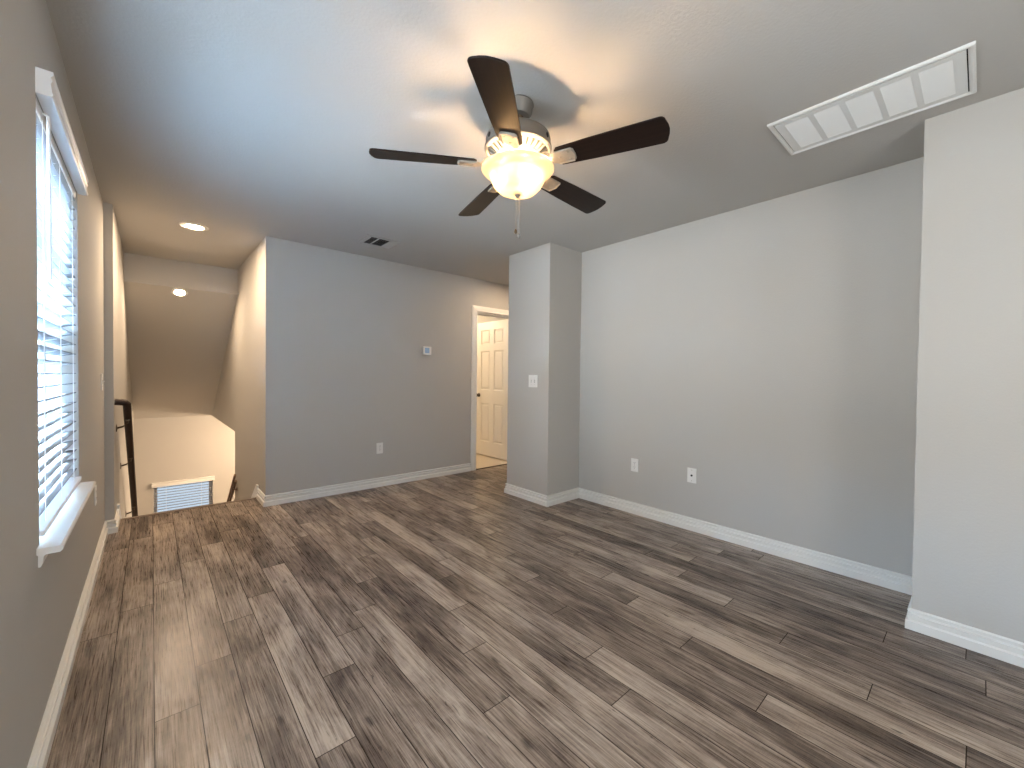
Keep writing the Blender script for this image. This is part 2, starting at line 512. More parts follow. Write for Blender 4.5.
def build_floor():
    rects = [(XL - 0.05, -1.75, 4.25, 4.262), (SL - 0.02, 4.262, SR + 0.02, YN - 0.028)]
    bm = bmesh.new()
    lay = bm.loops.layers.float_color.new('plank')
    rnd = random.Random(3)
    g = 0.0015
    for k in range(-4, 35):
        x0, x1 = PX0 + PW * k, PX0 + PW * (k + 1)
        js = sorted(y for kk, y in JPX if kk == k)
        ys = [-2.2 - rnd.random() * 0.8] if not js else js[:]
        while ys[-1] < 4.9: ys.append(ys[-1] + 1.21)
        while ys[0] > -1.8: ys.insert(0, ys[0] - 1.21)
        # break over-long gaps between recorded joints
        out = [ys[0]]
        for y in ys[1:]:
            while y - out[-1] > 1.7: out.append(out[-1] + 1.21)
            out.append(y)
        for y0, y1 in zip(out[:-1], out[1:]):
            tone = 0.12 + 0.76 * rnd.random()
            ts = [t for kk, y, t in TONES if kk == k and y0 < y < y1]
            if ts: tone = sum(ts) / len(ts)
            c = (tone, rnd.random(), rnd.random(), 1)
            for ax, ay, bx, by in rects:
                u0, u1 = max(x0 + g, ax), min(x1 - g, bx)
                v0, v1 = max(y0 + g, ay), min(y1 - g, by)
                if u1 - u0 < 0.004 or v1 - v0 < 0.004: continue
                vs = [bm.verts.new(p) for p in ((u0, v0, 0), (u1, v0, 0), (u1, v1, 0), (u0, v1, 0))]
                f = bm.faces.new(vs)
                for lp in f.loops: lp[lay] = c
    for ax, ay, bx, by in rects:
        vs = [bm.verts.new(p) for p in ((ax, ay, -0.0022), (bx, ay, -0.0022), (bx, by, -0.0022), (ax, by, -0.0022))]
        f = bm.faces.new(vs); f.material_index = 1
        b2 = [bm.verts.new((v.co.x, v.co.y, -0.25)) for v in vs]
        for i in range(4):
            q = bm.faces.new((vs[i], vs[(i + 1) % 4], b2[(i + 1) % 4], b2[i])); q.material_index = 1
        q = bm.faces.new(b2[::-1]); q.material_index = 1
    me = bpy.data.meshes.new('floor')
    bm.to_mesh(me); bm.free()
    me.materials.append(M['plank']); me.materials.append(M['seam'])
    o = bpy.data.objects.new('floor', me)
    COL.objects.link(o)
    return struct(o)


build_floor()

# left wall with the visible window's opening and the added one's
x0, x1 = XL - 0.16, XL
segs = []
ycur = YREAR
for wy0, wy1, wz0, wz1 in (WIN2, WIN1):
    segs.append(((x0, ycur, -0.25), (x1, wy0, H)))
    segs.append(((x0, wy0, -0.25), (x1, wy1, wz0 - 0.02)))
    segs.append(((x0, wy0, wz1), (x1, wy1, H)))
    ycur = wy1
segs.append(((x0, ycur, -0.25), (x1, YB, H)))
boxes('wall_left', M['wall'], segs)
boxes('wall_stair_left', M['wall'], [((SL - 0.25, YB, ZL), (SL, YF + 0.14, H))])
# far wall with the doorway
D0, D1, DZ = 3.118, 3.835, 2.03
boxes('wall_back', M['wall'], [((SR, YB, -0.25), (D0, YB + T, H)), ((D0, YB, DZ), (D1, YB + T, H)),
                               ((D1, YB, -0.25), (4.4, YB + T, H))])
boxes('wall_stair_right', M['wall'], [((SR, YB + T, ZL), (SR + T, YW, H)), ((SR, YB, ZL), (SR + T, YB + T, -0.25)),
                                      ((SR, YW, 0.485), (SR + T, YF, H))])
# far stairwell wall with window opening
a, b_, c, d = WIN3
boxes('wall_stair_far', M['wall'], [((SL, YF, ZL), (a, YF + 0.14, H)), ((b_, YF, ZL), (2.6, YF + 0.14, H)),
                                    ((a, YF, ZL), (b_, YF + 0.14, c)), ((a, YF, d), (b_, YF + 0.14, H))])
boxes('wall_entry', M['wall'], [((2.5, YB + T + 0.1, ZL), (2.62, YF, 0.6)), ((SR + T, 6.3 - 1.2, ZL), (2.5, 6.3 - 1.08, 0.6))])
boxes('ceiling_entry', M['ceiling'], [((SR + 0.001, 5.1, 0.485), (2.6, YF, 0.6))])
boxes('floor_entry', M['tile'], [((SL, 4.6, ZL - 0.1), (2.6, YF + 0.1, ZL))])
# header and sloping ceiling over the stairs
b = MB()
b.prism([(YH, H), (YH, 2.145), (YF, 0.485), (YF, 0.70), (YH + 0.22, 2.30), (YH + 0.22, H)],
        lambda u, v, t: (t, u, v), SL, SR)
struct(b.build('ceiling_stair_slope', M['wall']))
# pillar, right wall and the projecting wall
boxes('wall_pillar', M['wall'], [((XP, YP, -0.2), (4.4, YQ, H))])
boxes('wall_right', M['wall'], [((XR, YBUMP, -0.2), (XR + T, YP, H))])
boxes('wall_projecting', M['wall'], [((XB, YREAR, -0.2), (XR + T, YBUMP, H))])
a, b_, c, d = WIN4
boxes('wall_rear', M['wall'], [((XL - 0.16, YREAR - T, -0.2), (a, YREAR, H)), ((b_, YREAR - T, -0.2), (XR + T, YREAR, H)),
                               ((a, YREAR - T, -0.2), (b_, YREAR, c)), ((a, YREAR - T, d), (b_, YREAR, H))])
boxes('wall_hall_end', M['wall'], [((4.3, YQ, -0.2), (4.4, YB, H))])
# side room behind the doorway
boxes('wall_side_room', M['wall'], [((2.2, YB + T, 0), (2.3, 6.4, H)), ((2.2, 6.4, 0), (4.1, 6.5, H)),
                                    ((4.0, YB + T, 0), (4.1, 6.4, H))])
boxes('floor_side_room', M['tile'], [((2.2, YB + 0.004, -0.2), (4.1, 6.5, 0.002))])
boxes('ceiling', M['ceiling'], [((XL - 0.16, YREAR - T, H), (4.4, YB, H + 0.12))])
boxes('ceiling_stair', M['ceiling'], [((SL - 0.2, YB, H), (SR + T, YH + 0.3, H + 0.12))])
boxes('ceiling_side_room', M['ceiling'], [((SR + T, YB, H), (4.4, 6.5, H + 0.12))])
# landing edge and stairs
b = MB()
b.prism([(YN - 0.028, -0.03), (YN - 0.028, 0.004), (YN + 0.012, 0.004), (YN + 0.022, -0.004), (YN + 0.022, -0.022), (YN + 0.012, -0.03)],
        lambda u, v, t: (t, u, v), SL, SR)
struct(b.build('trim_landing_nosing', M['nosing']))
b = MB()
rise, run = 0.1957, 0.2718
for i in range(13):
    y = YN + run * i
    b.box((SL, y - 0.02, -rise * (i + 1) - 0.03), (SR, y + run + 0.012, -rise * (i + 1)), 0.008)
    b.box((SL, y - 0.02, -rise * (i + 1) - 0.03), (SR, y, -rise * i - 0.03))
struct(b.build('stair_floor', M['carpet']))

# ------------------------------------------------------------------ baseboards and casing
BP = [(0, 0), (0.020, 0), (0.020, 0.040), (0.0105, 0.046), (0.0135, 0.070), (0.0015, 0.0735), (0.0015, 0.0855),
      (0.0125, 0.0870), (0.0130, 0.093), (0.0060, 0.098), (0, 0.098)]





def base(name, path, side):
    b = MB(); b.sweep(BP, path, side)
    return struct(b.build(name, M['white']))


base('baseboard_left', [(XL, YREAR), (XL, YB), (SL, YB), (SL, YN - 0.03)], -1)
base('baseboard_back', [(SR, YN - 0.03), (SR, YB), (D0 - 0.078, YB)], -1)
base('baseboard_pillar', [(4.3, YQ), (XP, YQ), (XP, YP), (XR, YP), (XR, YBUMP), (XB, YBUMP), (XB, YREAR)], 1 if False else -1)
b = MB()
SK = [(YN - 0.03, 0.0), (YN - 0.03, 0.125), (YN + 0.03, 0.125), (YN + 3.4, 0.125 - 3.37 * 0.72), (YN + 3.4, -0.16 - 3.37 * 0.72), (YN + 0.05, -0.16)]
b.prism(SK, lambda u, v, t: (t, u, v), SL, SL + 0.014)
struct(b.build('trim_skirt_left', M['white']))
b = MB()
SK2 = [(YN - 0.03, 0.0), (YN - 0.03, 0.125), (YN + 0.03, 0.125), (YW, 0.125 - (YW - YN - 0.03) * 0.72), (YW, -0.2 - (YW - YN - 0.03) * 0.72), (YN + 0.05, -0.16)]
b.prism(SK2, lambda u, v, t: (t, u, v), SR - 0.014, SR)
struct(b.build('trim_skirt_right', M['white']))
CP = [(0, 0), (0, 0.018), (0.010, 0.019), (0.016, 0.015), (0.045, 0.013), (0.060, 0.010), (0.072, 0.006), (0.072, 0)]
b = MB()
b.sweep(CP, [(D0, 0), (D0, DZ), (D1, DZ), (D1, 0)], 1, lambda a, b_, h: (a, YB - h, b_))
struct(b.build('trim_door_casing', M['white']))
b = MB()
for (p, q) in (((D0 - 0.001, YB + 0.001, 0), (D0 + 0.018, YB + T, DZ)), ((D1 - 0.018, YB + 0.001, 0), (D1 + 0.001, YB + T, DZ)),
               ((D0, YB + 0.001, DZ - 0.018), (D1, YB + T, DZ + 0.001)), ((D0 + 0.018, YB + 0.05, 0), (D0 + 0.030, YB + 0.085, DZ - 0.018)),
               ((D0 + 0.018, YB + 0.05, DZ - 0.030), (D1 - 0.018, YB + 0.085, DZ - 0.018))):
    b.box(p, q)
struct(b.build('trim_door_jamb', M['white']))
b = MB(); b.box((D0, YB - 0.012, 0.0005), (D1, YB + 0.022, 0.006), 0.002)
struct(b.build('trim_threshold', M['threshold']))

# ------------------------------------------------------------------ six-panel door, swung open into the side room
door = bpy.data.objects.new('door_1', None)
COL.objects.link(door)
struct(door)
DXF, DY0, DY1 = 3.768, YB + T + 0.005, YB + T + 0.005 + 0.735   # face plane and span
b = MB()
dz0, dz1 = 0.018, 2.012
W = DY1 - DY0
st, mid = 0.105, 0.095
pw = (W - 2 * st - mid) / 2
cols = [(DY0 + st, DY0 + st + pw), (DY1 - st - pw, DY1 - st)]
rows = [(0.225, 0.80), (1.00, 1.58), (1.685, 1.895)]
t = 0.035
# rails and stiles, then recessed raised panels
ycuts = [DY0, cols[0][0], cols[0][1], cols[1][0], cols[1][1], DY1]
zcuts = [dz0, rows[0][0], rows[0][1], rows[1][0], rows[1][1], rows[2][0], rows[2][1], dz1]
for i in range(5):
    for j in range(7):
        if i in (1, 3) and j in (1, 3, 5):
            ya, yb, za, zb = ycuts[i], ycuts[i + 1], zcuts[j], zcuts[j + 1]
            for sgn, xf in ((-1, DXF), (1, DXF + t)):
                def ring(ins, dep):
                    return [b.bm.verts.new((xf - sgn * dep, y, z)) for y, z in
                            ((ya + ins, za + ins), (yb - ins, za + ins), (yb - ins, zb - ins), (ya + ins, zb - ins))]
                R_ = [ring(0, 0), ring(0.008, 0.009), ring(0.022, 0.010), ring(0.034, 0.003)]
                for r1, r2 in zip(R_[:-1], R_[1:]):
                    for q in range(4):
                        b.bm.faces.new((r1[q], r1[(q + 1) % 4], r2[(q + 1) % 4], r2[q]))
                b.bm.faces.new(R_[-1])
        else:
            b.box((DXF, ycuts[i], zcuts[j]), (DXF + t, ycuts[i + 1], zcuts[j + 1]))
bmesh.ops.remove_doubles(b.bm, verts=b.bm.verts[:], dist=1e-5)
slab = b.build('door_panel', M['door'], door)
for sgn, xf in ((-1, DXF), (1, DXF + t)):
    b = MB()
    ky, kz = DY1 - 0.06, 0.918
    pr = [(0.030, 0), (0.031, 0.004), (0.026, 0.010), (0.010, 0.014), (0.010, 0.030), (0.022, 0.036), (0.029, 0.048), (0.027, 0.060), (0.016, 0.067), (0, 0.068)]
    b.lathe([(r, sgn * h) for r, h in pr], (xf, ky, kz), 24, 'X')
    o = b.build('door_knob', M['bronze'], door, True)
    o['label'] = 'dark bronze round door knob'
for z in (0.25, 1.05, 1.82):
    b = MB()
    b.box((DXF + t, DY0 - 0.003, z - 0.045), (DXF + t + 0.003, DY0 + 0.03, z + 0.045), 0.001)
    b.lathe([(0.006, -0.048), (0.006, 0.048)], (DXF + t + 0.006, DY0 - 0.003, z), 12)
    b.build('hinge', M['bronze'], door)

# ------------------------------------------------------------------ windows and blinds


def window_left(name, win, xw, sill):
    y0, y1, z0, z1 = win
    root = bpy.data.objects.new(name, None); COL.objects.link(root); struct(root)
    xf0, xf1 = xw - 0.155, xw - 0.105
    b = MB()
    fr = 0.045
    b.box((xf0, y0, z0), (xf1, y0 + fr, z1)); b.box((xf0, y1 - fr, z0), (xf1, y1, z1))
    b.box((xf0, y0 + fr, z0), (xf1, y1 - fr, z0 + fr)); b.box((xf0, y0 + fr, z1 - fr), (xf1, y1 - fr, z1))
    zm = (z0 + z1) / 2
    b.box((xf0 + 0.008, y0 + fr, zm - 0.022), (xf1 + 0.004, y1 - fr, zm + 0.022))
    b.build('window_frame', M['vinyl'], root)
    b = MB()
    s = 0.032
    b.box((xf0 + 0.02, y0 + fr, z0 + fr), (xf1 - 0.004, y0 + fr + s, zm)); b.box((xf0 + 0.02, y1 - fr - s, z0 + fr), (xf1 - 0.004, y1 - fr, zm))
    b.box((xf0 + 0.02, y0 + fr + s, z0 + fr), (xf1 - 0.004, y1 - fr - s, z0 + fr + s))
    n = 3
    for i in range(1, n):
        y = y0 + fr + (y1 - y0 - 2 * fr) * i / n
        b.box((xf0 + 0.018, y - 0.009, z0 + fr + s), (xf0 + 0.030, y + 0.009, zm - 0.022))
        b.box((xf0 + 0.010, y - 0.009, zm + 0.022), (xf0 + 0.022, y + 0.009, z1 - fr))
    for zz in (z0 + (zm - z0) * 0.52, zm + (z1 - zm) * 0.48):
        b.box((xf0 + 0.012, y0 + fr, zz - 0.009), (xf0 + 0.024, y1 - fr, zz + 0.009))
    b.build('window_sash', M['vinyl'], root)
    b = MB()
    b.box((xf0 + 0.022, y0 + fr, z0 + fr), (xf0 + 0.026, y1 - fr, z1 - fr))
    b.build('window_glass', M['pane'], root)
    if sill:
        b = MB()
        b.prism([(xf1, z0), (xw + 0.049, z0), (xw + 0.055, z0 - 0.005), (xw + 0.055, z0 - 0.013), (xw + 0.049, z0 - 0.020), (xf1, z0 - 0.020)],
                lambda u, v, t: (u, t, v), y0 + 0.001, y1 - 0.001)
        for ya, yb in ((y0 - 0.045, y0 + 0.001), (y1 - 0.001, y1 + 0.040)):
            b.prism([(xw, z0), (xw + 0.049, z0), (xw + 0.055, z0 - 0.005), (xw + 0.055, z0 - 0.013), (xw + 0.049, z0 - 0.020), (xw, z0 - 0.020)],
                    lambda u, v, t: (u, t, v), ya, yb)
        b.build('window_sill', M['white'], root)
        b = MB()
        b.prism([(xw, z0 - 0.020), (xw + 0.018, z0 - 0.020), (xw + 0.018, z0 - 0.025), (xw + 0.012, z0 - 0.032), (xw + 0.010, z0 - 0.054), (xw + 0.005, z0 - 0.064), (xw, z0 - 0.064)],
                lambda u, v, t: (u, t, v), y0 - 0.022, y1 + 0.022)
        b.build('window_apron', M['white'], root)
    return root


window_left('window_1', WIN1, XL, True)
window_left('window_2', WIN2, XL, False)  # added window, out of view

# blind of the left window: 2-inch slats, valance standing proud of the wall
y0, y1, z0, z1 = WIN1
bl = thing('window_blind', 'white two-inch slat blind in the tall left wall window above the sill', 'blind', (XL, (y0 + y1) / 2, z0))


def blind_part(mb, name, material, smooth=False):
    o = mb.build(name, material, None, smooth)
    o.parent = bl
    o.matrix_parent_inverse = Matrix.Translation(-bl.location)
    return o


xc = XL - 0.030                    # slat centre line
b = MB()
n = 29
zt, zb = 2.000, 0.735
for i in range(n):
    z = zb + (zt - zb) * i / (n - 1)
    tilt = math.radians(-12)      # room edge slightly higher
    ca, sa = math.cos(tilt), math.sin(tilt)
    poly = []
    for k in range(7):
        u = -0.025 + 0.05 * k / 6
        h = 0.0028 * (1 - (u / 0.025) ** 2)
        poly.append((u, h))
    poly = poly + [(u, h - 0.0026) for u, h in poly[::-1]]
    b.prism([(xc + u * ca + h * sa, z - u * sa + h * ca) for u, h in poly], lambda u, v, t: (u, t, v), y0 + 0.010, y1 - 0.012)
blind_part(b, 'slats', M['slat'], True)
b = MB(); b.box((xc - 0.028, y0 + 0.008, 2.018), (xc + 0.026, y1 - 0.010, 2.053), 0.002)
blind_part(b, 'headrail', M['vinyl'])
b = MB()
vp = [(0.0, 2.045), (0.034, 2.045), (0.037, 2.052), (0.034, 2.060), (0.032, 2.085), (0.036, 2.095), (0.031, 2.104), (0.037, 2.112), (0.037, 2.122), (0.0, 2.122)]
b.prism([(XL + u, v) for u, v in vp], lambda u, v, t: (u, t, v), y0 - 0.006, y1 + 0.012)
blind_part(b, 'valance', M['vinyl'])
b = MB(); b.box((xc - 0.027, y0 + 0.010, z0 + 0.022), (xc + 0.040, y1 - 0.012, z0 + 0.040), 0.003)
blind_part(b, 'bottom_rail', M['vinyl'])
for f in (0.14, 0.5, 0.86):
    y = y0 + (y1 - y0) * f
    b = MB()
    for xo in (0.0265, -0.0265):
        b.tube([(xc + xo, y, z0 + 0.04), (xc + xo, y, 2.02)], 0.0013, 6)
    for i in range(n):
        z = zb + (zt - zb) * i / (n - 1)
        b.tube([(xc - 0.0265, y, z - 0.0085), (xc + 0.0265, y, z + 0.0055)], 0.0008, 4)
    blind_part(b, 'ladder_cord', M['vinyl'])
b = MB()
b.tube([(xc + 0.040, 2.02, 2.030), (xc + 0.043, 2.02, 2.005), (xc + 0.043, 2.02, 1.50)], [0.003, 0.0045, 0.0050], 8)
b.tube([(xc + 0.030, 2.02, 2.032), (xc + 0.043, 2.02, 2.026), (xc + 0.043, 2.02, 2.00)], 0.004, 8)
blind_part(b, 'tilt_wand', M['vinyl'], True)

# stairwell window and its blind
a, b2, c, d = WIN3
root = bpy.data.objects.new('window_3', None); COL.objects.link(root); struct(root)
b = MB(); fr = 0.045
yf0, yf1 = YF + 0.085, YF + 0.135
b.box((a, yf0, c), (a + fr, yf1, d)); b.box((b2 - fr, yf0, c), (b2, yf1, d))
b.box((a + fr, yf0, c), (b2 - fr, yf1, c + fr)); b.box((a + fr, yf0, d - fr), (b2 - fr, yf1, d))
b.box((a + fr, yf0, (c + d) / 2 - 0.025), (b2 - fr, yf1, (c + d) / 2 + 0.025))
b.build('window_frame', M['vinyl'], root)
b = MB(); b.box((a + fr, yf0 + 0.022, c + fr), (b2 - fr, yf0 + 0.026, d - fr)); b.build('window_glass', M['pane'], root)
bl = thing('window_blind', 'small white slat blind low on the far stairwell wall', 'blind', ((a + b2) / 2, YF, c))
b = MB()
n = 30
for i in range(n):
    z = c + 0.03 + (d - 0.05 - c - 0.03) * i / (n - 1)
    tilt = math.radians(-3)
    ca, sa = math.cos(tilt), math.sin(tilt)
    poly = [(-0.025 + 0.05 * k / 4, 0.0025 * (1 - ((k - 2) / 2) ** 2)) for k in range(5)]
    poly = poly + [(u, h - 0.0026) for u, h in poly[::-1]]
    b.prism([(YF + 0.032 + u * ca - h * sa, z + u * sa + h * ca) for u, h in poly], lambda u, v, t: (t, u, v), a + 0.008, b2 - 0.008)
blind_part(b, 'slats', M['slat'], True)
b = MB()
b.prism([(YF - u, v) for u, v in ((0, -0.625), (0.034, -0.625), (0.038, -0.615), (0.034, -0.605), (0.033, -0.575), (0.038, -0.565), (0.038, -0.553), (0, -0.553))],
        lambda u, v, t: (t, u, v), a - 0.022, b2 + 0.026)
blind_part(b, 'valance', M['plastic'])
b = MB(); b.box((a + 0.006, YF + 0.005, c + 0.004), (b2 - 0.006, YF + 0.055, c + 0.020), 0.002)
blind_part(b, 'bottom_rail', M['vinyl'])
for f in (0.2, 0.8):
    b = MB(); x = a + (b2 - a) * f
    b.tube([(x, YF + 0.006, c + 0.02), (x, YF + 0.006, d - 0.01)], 0.0016, 6)
    blind_part(b, 'ladder_cord', M['vinyl'])

# ------------------------------------------------------------------ ceiling fan
FX, FY, FZ = 1.263, 1.416, 2.160


def make_fan():
    root = thing('ceiling_fan', 'five-blade ceiling fan with dark blades and lit glass bowl hanging from the ceiling', 'ceiling fan', (FX, FY, H))
    dz = -H

    def P(mb, name, material, smooth=True, parent=root):
        return mb.build(name, material, parent, smooth)
    b = MB()
    b.lathe([(0.0, 0.0), (0.068, 0.0), (0.070, -0.006), (0.066, -0.012), (0.062, -0.040), (0.050, -0.056), (0.028, -0.060), (0.0, -0.060)], seg=48)
    P(b, 'canopy', M['nickel'])
    b = MB()
    b.lathe([(0.0, -0.050), (0.020, -0.052), (0.026, -0.062), (0.022, -0.076), (0.013, -0.082), (0.013, -0.112), (0.022, -0.116), (0.022, -0.130), (0, -0.130)], seg=24)
    P(b, 'downrod', M['bronze'])
    b = MB()
    b.lathe([(0.0, -0.124), (0.050, -0.125), (0.098, -0.129), (0.130, -0.138), (0.143, -0.150), (0.148, -0.166), (0.148, -0.196), (0.153, -0.199), (0.153, -0.206), (0.146, -0.210), (0, -0.210)], seg=64)
    motor = P(b, 'motor_housing', M['nickel'])
    # round set-screw holes on the drum's side
    for ang in (-1.25, 0.85, 2.95):
        b = MB()
        cx, cy = 0.1472 * math.cos(ang), 0.1472 * math.sin(ang)
        vs = b.lathe([(0, 0), (0.011, 0), (0.011, 0.0012), (0, 0.0012)], (0, 0, 0), 16, 'X')
        bmesh.ops.transform(b.bm, matrix=Matrix.Translation((cx, cy, -0.178)) @ Matrix.Rotation(ang, 4, 'Z'), verts=vs)
        P(b, 'screw_hole', M['dark'], False, motor)
    # vented lower cone: ribs over a dark core
    b = MB()
    b.lathe([(0.0, -0.209), (0.138, -0.209), (0.100, -0.233), (0.080, -0.236), (0, -0.236)], seg=64)
    P(b, 'vent_core', M['duct'], True, motor)
    b = MB()
    nr = 30
    for k in range(nr):
        a = 2 * math.pi * k / nr
        vs = []
        wv = 0.0080
        pts = [(0.146, -0.207), (0.141, -0.215), (0.102, -0.2405), (0.084, -0.243), (0.084, -0.234), (0.100, -0.230), (0.136, -0.207)]
        vs = b.prism(pts, lambda u, v, t: (u, t, v), -wv, wv)
        bmesh.ops.transform(b.bm, matrix=Matrix.Rotation(a, 4, 'Z'), verts=vs)
    b.lathe([(0.151, -0.206), (0.151, -0.212), (0.143, -0.217), (0.134, -0.217), (0.138, -0.206)], seg=64, caps=False)
    b.lathe([(0.106, -0.234), (0.103, -0.242), (0.080, -0.246), (0.0, -0.246), (0, -0.236)], seg=64, caps=False)
    P(b, 'vent_ring', M['nickel_pale'], False, motor)
    b = MB()
    b.lathe([(0.0, -0.238), (0.078, -0.238), (0.082, -0.262), (0.074, -0.268), (0.064, -0.270), (0.060, -0.285), (0.068, -0.292), (0, -0.292)], seg=48)
    P(b, 'light_fitter', M['nickel_pale'])
    # bowl, open at the top
    b = MB()
    prof = [(0.163, 0.0), (0.166, -0.004), (0.163, -0.009), (0.150, -0.018), (0.134, -0.030), (0.126, -0.042), (0.121, -0.056), (0.109, -0.078), (0.088, -0.099), (0.058, -0.113), (0.026, -0.119), (0.0, -0.120)]
    zr = -0.292
    outer = [(r, zr + h) for r, h in prof]
    inner = [(max(r - 0.004, 0), zr + h + 0.004) for r, h in prof[1:]]
    b.lathe(outer[::-1] + inner[:1] + inner[1:], seg=64, caps=False)
    bowl = P(b, 'light_bowl', M['bowl'])
    bowl['label'] = 'glowing frosted glass light bowl'
    b = MB()
    b.lathe([(0, -0.424), (0.004, -0.423), (0.009, -0.418), (0.010, -0.413), (0.019, -0.409), (0.020, -0.405), (0.006, -0.402), (0.0, -0.401)], seg=24)
    P(b, 'finial', M['nickel'], True, bowl)
    for k, (cx, cy, ln) in enumerate(((-0.006, 0.004, 0.150), (0.008, -0.004, 0.168))):
        b = MB()
        z = -0.414
        b.tube([(cx * 0.6, cy * 0.6, z), (cx, cy, z - 0.02), (cx, cy, z - ln)], 0.0013, 6)
        ch = P(b, 'pull_chain', M['nickel_pale'])
        b = MB()
        b.lathe([(0, 0), (0.003, -0.002), (0.006, -0.010), (0.007, -0.016), (0.004, -0.022), (0, -0.024)], (cx, cy, z - ln), 12)
        P(b, 'chain_fob', M['bronze'] if k == 0 else M['nickel'], True, ch)
    # bulbs
    for k in range(3):
        a = 0.5 + k * 2 * math.pi / 3
        c_ = (0.066 * math.cos(a), 0.066 * math.sin(a), -0.345)
        b = MB()
        b.lathe([(0, 0.022), (0.010, 0.020), (0.020, 0.008), (0.022, -0.004), (0.016, -0.018), (0, -0.023)], c_, 16)
        P(b, 'bulb', M['bulb'])
        lamp('fan_bulb_light', (FX + 0.085 * math.cos(a), FY + 0.085 * math.sin(a), H - 0.346), 21.0, (1.0, 0.67, 0.37), 0.02)
    # blades with their irons
    pitch_ = -0.221
    for k in range(5):
        th = -1.1955 + k * 2 * math.pi / 5
        b = MB()
        r0, r1 = 0.190, 0.652
        out = []
        # outline in (radial, tangential)
        out += [(r0 + 0.012, -0.052), (r0, -0.040), (r0, 0.040), (r0 + 0.012, 0.052)]
        top = [(r0 + 0.15, 0.0585), (r0 + 0.30, 0.0635), (r1 - 0.03, 0.0680)]
        out += top
        for q in range(1, 6):
            a = math.pi / 2 * (1 - q / 5)
            out.append((r1 - 0.030 + 0.022 * math.cos(a), 0.046 + 0.022 * math.sin(a)))
        out += [(r1 - 0.001, 0.024), (r1 + 0.002, 0.0), (r1 - 0.001, -0.024)]
        for q in range(0, 5):
            a = -math.pi / 2 * q / 5
            out.append((r1 - 0.030 + 0.022 * math.cos(a), -0.046 + 0.022 * math.sin(a)))
        out += [(u, -v) for u, v in top[::-1]]
        vs = b.prism(out, lambda u, v, t: (u, v, t), -0.003, 0.003)
        rot = Matrix.Rotation(th, 4, 'Z')
        tf = Matrix.Translation((0, 0, FZ - H)) @ rot @ Matrix.Rotation(pitch_, 4, 'X')
        bmesh.ops.bevel(b.bm, geom=[e for e in b.bm.edges if abs(e.verts[0].co.z - e.verts[1].co.z) < 1e-6], offset=0.0012, segments=1, affect='EDGES')
        bo = b.build('blade', M['blade'], root)
        bo.matrix_local = tf
        # iron: arm from the motor and a framed plate under the blade root
        b = MB()
        pl = [(0.165, -0.022), (0.190, -0.036), (0.262, -0.037), (0.272, -0.028), (0.275, 0.0), (0.272, 0.028), (0.262, 0.037), (0.190, 0.036), (0.165, 0.022)]
        b.prism(pl, lambda u, v, t: (u, v, t), -0.0075, -0.0035)
        # raised border
        for (ua, va, ub, vb) in ((0.192, -0.035, 0.262, -0.035), (0.262, -0.035, 0.273, 0.0), (0.273, 0.0, 0.262, 0.035), (0.262, 0.035, 0.192, 0.035)):
            b.tube([(ua, va, -0.0085), (ub, vb, -0.0085)], 0.0032, 8)
        for (u, v) in ((0.205, 0.0), (0.245, -0.020), (0.245, 0.020)):
            b.lathe([(0, -0.0105), (0.0045, -0.0095), (0.0055, -0.0075), (0, -0.0075)], (u, v, 0), 10)
        # arm rising to the hub
        b.prism([(0.085, -0.050), (0.110, -0.062), (0.150, -0.048), (0.176, -0.0075), (0.176, -0.0030), (0.160, -0.004), (0.140, -0.030), (0.108, -0.044), (0.085, -0.034)],
                lambda u, v, t: (u, t, -v * 0.62 - 0.008), -0.014, 0.014)
        b.build('blade_iron', M['nickel_pale'], bo)
    return root


make_fan()


# ------------------------------------------------------------------ downlights
def downlight(loc, direction, label, power, lens_r=0.052):
    root = thing('recessed_light', label, 'ceiling light', loc, 'downlights over the stairs')
    q = Vector(direction).to_track_quat('-Z', 'Y')
    root.rotation_euler = q.to_euler()
    b = MB()
    b.lathe([(lens_r + 0.002, -0.002), (lens_r * 1.15, -0.009), (lens_r * 1.55, -0.008), (lens_r * 1.68, -0.001), (lens_r * 1.68, 0.0), (lens_r + 0.002, 0.0)], seg=40, caps=False)
    b.build('trim_ring', M['white'], root, True)
    b = MB()
    b.lathe([(0, -0.004), (lens_r * 0.7, -0.0035), (lens_r, -0.002), (lens_r + 0.002, 0.0), (0, 0.0)], seg=40, caps=False)
    b.build('lens', M['can_glow'], root, True)
    lamp('downlight_lamp', Vector(loc) + Vector(direction) * 0.012, power, WARM, 2 * lens_r, 'AREA', direction)
    return root


downlight((0.275, 4.405, H), (0, 0, -1), 'round warm downlight in the flat ceiling at the top of the stairs', 21, 0.060)
sl = Vector((0, -0.60, -1)).normalized()
downlight((0.240, YH + 0.066, 2.145 - 0.066 * 0.597), (0, -0.5124, -0.8587), 'round warm downlight in the sloping stair ceiling below the header', 13, 0.044)


